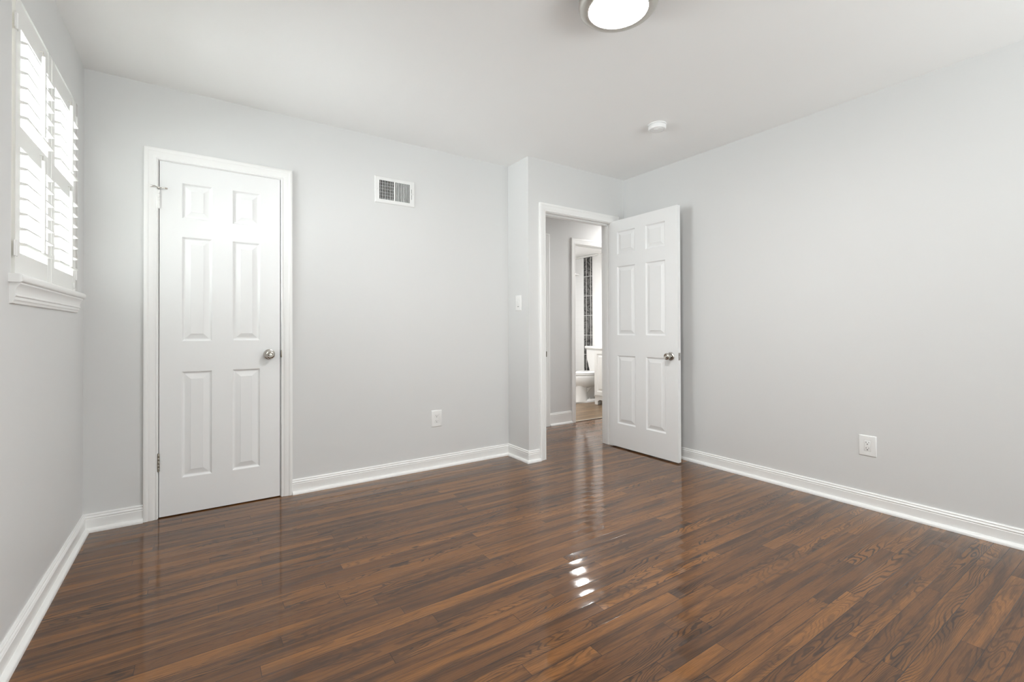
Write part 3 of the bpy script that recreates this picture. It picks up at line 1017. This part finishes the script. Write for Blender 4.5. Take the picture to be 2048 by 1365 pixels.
# foot, front column, recessed rear body and the bowl that overhangs them
b_.loft([oval(4.70, TY, 0.272, 0.27, 0.148, 0.0, pw=2.8), oval(4.70, TY, 0.270, 0.27, 0.146, 0.022, pw=2.8), oval(4.70, TY, 0.258, 0.26, 0.136, 0.036, pw=2.6), oval(4.70, TY, 0.245, 0.25, 0.120, 0.042, pw=2.6)])
b_.loft([oval(4.580, TY, 0.152, 0.113, 0.144, 0.020, pw=2.9), oval(4.580, TY, 0.142, 0.108, 0.134, 0.060, pw=2.9), oval(4.580, TY, 0.134, 0.106, 0.128, 0.120, pw=2.9), oval(4.580, TY, 0.132, 0.106, 0.126, 0.190, pw=2.9), oval(4.580, TY, 0.134, 0.108, 0.128, 0.250, pw=2.9)])
b_.loft([oval(4.78, TY, 0.20, 0.20, 0.075, 0.030, pw=3.5), oval(4.78, TY, 0.20, 0.20, 0.072, 0.15, pw=3.5), oval(4.78, TY, 0.20, 0.20, 0.085, 0.29, pw=3.5)])
b_.loft([oval(4.66, TY, 0.205, 0.23, 0.105, 0.212), oval(4.68, TY, 0.258, 0.25, 0.140, 0.226), oval(4.69, TY, 0.288, 0.25, 0.164, 0.262), oval(4.69, TY, 0.300, 0.25, 0.176, 0.305),
         oval(4.69, TY, 0.306, 0.25, 0.182, 0.350), oval(4.69, TY, 0.308, 0.25, 0.184, 0.385), oval(4.69, TY, 0.300, 0.25, 0.178, 0.398)])
b_.box(4.86, 5.06, TY - 0.17, TY + 0.17, 0.33, 0.398, 0.03, 3)
bowl = b_.build('bowl', 'ceramic', toi, True)
tr = MB()
tr.tube([(4.62, TY - 0.070, 0.120), (4.67, TY - 0.078, 0.160), (4.73, TY - 0.085, 0.220), (4.80, TY - 0.090, 0.265), (4.87, TY - 0.088, 0.250), (4.89, TY - 0.085, 0.170), (4.86, TY - 0.080, 0.060)], [0.026, 0.030, 0.033, 0.036, 0.040, 0.040, 0.036], 16)
tr.build('trapway', 'ceramic', bowl, True)
MB().lathe([(0, 0), (0.014, 0), (0.013, 0.012), (0.008, 0.02), (0, 0.021)], (4.70, TY - 0.118, 0.040), (0, 0, 1), 16).build('bolt_cap', 'ceramic', bowl, True)
b_ = MB()
b_.loft([oval(4.70, TY, 0.318, 0.20, 0.186, 0.400), oval(4.70, TY, 0.322, 0.20, 0.190, 0.408), oval(4.70, TY, 0.318, 0.20, 0.187, 0.418)])
b_.build('seat', 'ceramic', toi, True)
b_ = MB()
b_.loft([oval(4.70, TY, 0.316, 0.21, 0.186, 0.421), oval(4.70, TY, 0.318, 0.21, 0.188, 0.430), oval(4.70, TY, 0.300, 0.205, 0.175, 0.438), oval(4.70, TY, 0.15, 0.12, 0.09, 0.443)])
b_.build('lid', 'ceramic', toi, True)
b_ = MB()
b_.loft([[(x, y, z) for x, y in ((4.99 - w * 0.1, TY - w), (5.135, TY - w), (5.135, TY + w), (4.99 - w * 0.1, TY + w))] for z, w in ((0.40, 0.178), (0.44, 0.190), (0.60, 0.218), (0.755, 0.242))])
bmesh.ops.bevel(b_.b, geom=[e for e in b_.b.edges if abs(e.verts[0].co.z - e.verts[1].co.z) > 0.01], offset=0.02, segments=3, affect='EDGES')
b_.build('tank', 'ceramic', toi, True)
MB().box(4.950, 5.138, TY - 0.256, TY + 0.256, 0.757, 0.802, 0.012, 3).build('tank_lid', 'ceramic', toi, True)

# ------------------------------------------------------------------ bathroom: vanity
VYA, VYB, VXF = 4.16, 4.770, 4.620
van = empty('vanity_cabinet', (4.88, (VYA + VYB) / 2, 0))
tag(van, 'white bathroom vanity cabinet with footed base beside the toilet', 'cabinet')
b_ = MB()
b_.box(VXF + 0.004, XB - 0.004, VYA, VYB, 0.115, 0.778)
for ya_, yb_ in ((VYA, VYA + 0.075), (VYB - 0.060, VYB)):
    b_.box(VXF, VXF + 0.07, ya_, yb_, 0.0, 0.118, 0.004)
    b_.box(XB - 0.08, XB - 0.004, ya_, yb_, 0.0, 0.118)
b_.loft([[(VXF, y, z) for y, z in ((VYB - 0.06, 0.118), (VYB - 0.06, 0.045), (VYB - 0.075, 0.062), (VYB - 0.10, 0.072), (VYA + 0.10, 0.072), (VYA + 0.09, 0.062), (VYA + 0.075, 0.045), (VYA + 0.075, 0.118))],
         [(VXF + 0.02, y, z) for y, z in ((VYB - 0.06, 0.118), (VYB - 0.06, 0.045), (VYB - 0.075, 0.062), (VYB - 0.10, 0.072), (VYA + 0.10, 0.072), (VYA + 0.09, 0.062), (VYA + 0.075, 0.045), (VYA + 0.075, 0.118))]])
b_.build('body', 'cabinet', van)
MB().box(VXF - 0.006, VXF + 0.004, VYA - 0.002, VYB + 0.002, 0.116, 0.126, 0.003).build('base_moulding', 'cabinet', van, True)
for i, (ya_, yb_) in enumerate(((VYA + 0.012, (VYA + VYB) / 2 - 0.003), ((VYA + VYB) / 2 + 0.003, VYB - 0.012))):
    W_ = yb_ - ya_
    b_ = door_slab('cabinet_door', W_, 0.628, 0.018, [(0.045, W_ - 0.045)], [(0.05, 0.578)], 'cabinet', lambda x, dep, z, ya_=ya_: (VXF - 0.014 + dep, ya_ + x, 0.138 + z))
    cd = b_.build('cabinet_door', 'cabinet', van)
    yk = yb_ - 0.03 if i == 0 else ya_ + 0.03
    MB().lathe([(0, 0), (0.006, 0), (0.005, 0.012), (0.012, 0.018), (0.012, 0.024), (0, 0.027)], (VXF - 0.014, yk, 0.62), (-1, 0, 0), 20).build('knob', 'nickel', cd, True)
MB().box(VXF - 0.022, XB - 0.001, VYA - 0.012, VYB + 0.012, 0.779, 0.805, 0.005, 3).build('countertop', 'ceramic', van, True)

# corner shelf in the shower end
b_ = MB()
b_.loft([[(XB - 0.010, 5.64, z), (XB - 0.010, 6.29, z), (XB - 0.17, 6.29, z), (XB - 0.17, 5.70, z), (XB - 0.10, 5.64, z)] for z in (1.940, 1.965)])
sh = tag(b_.build('shower_shelf', 'ceramic'), 'thin white shelf on the tiled bathroom wall left of the black strip', 'shelf')
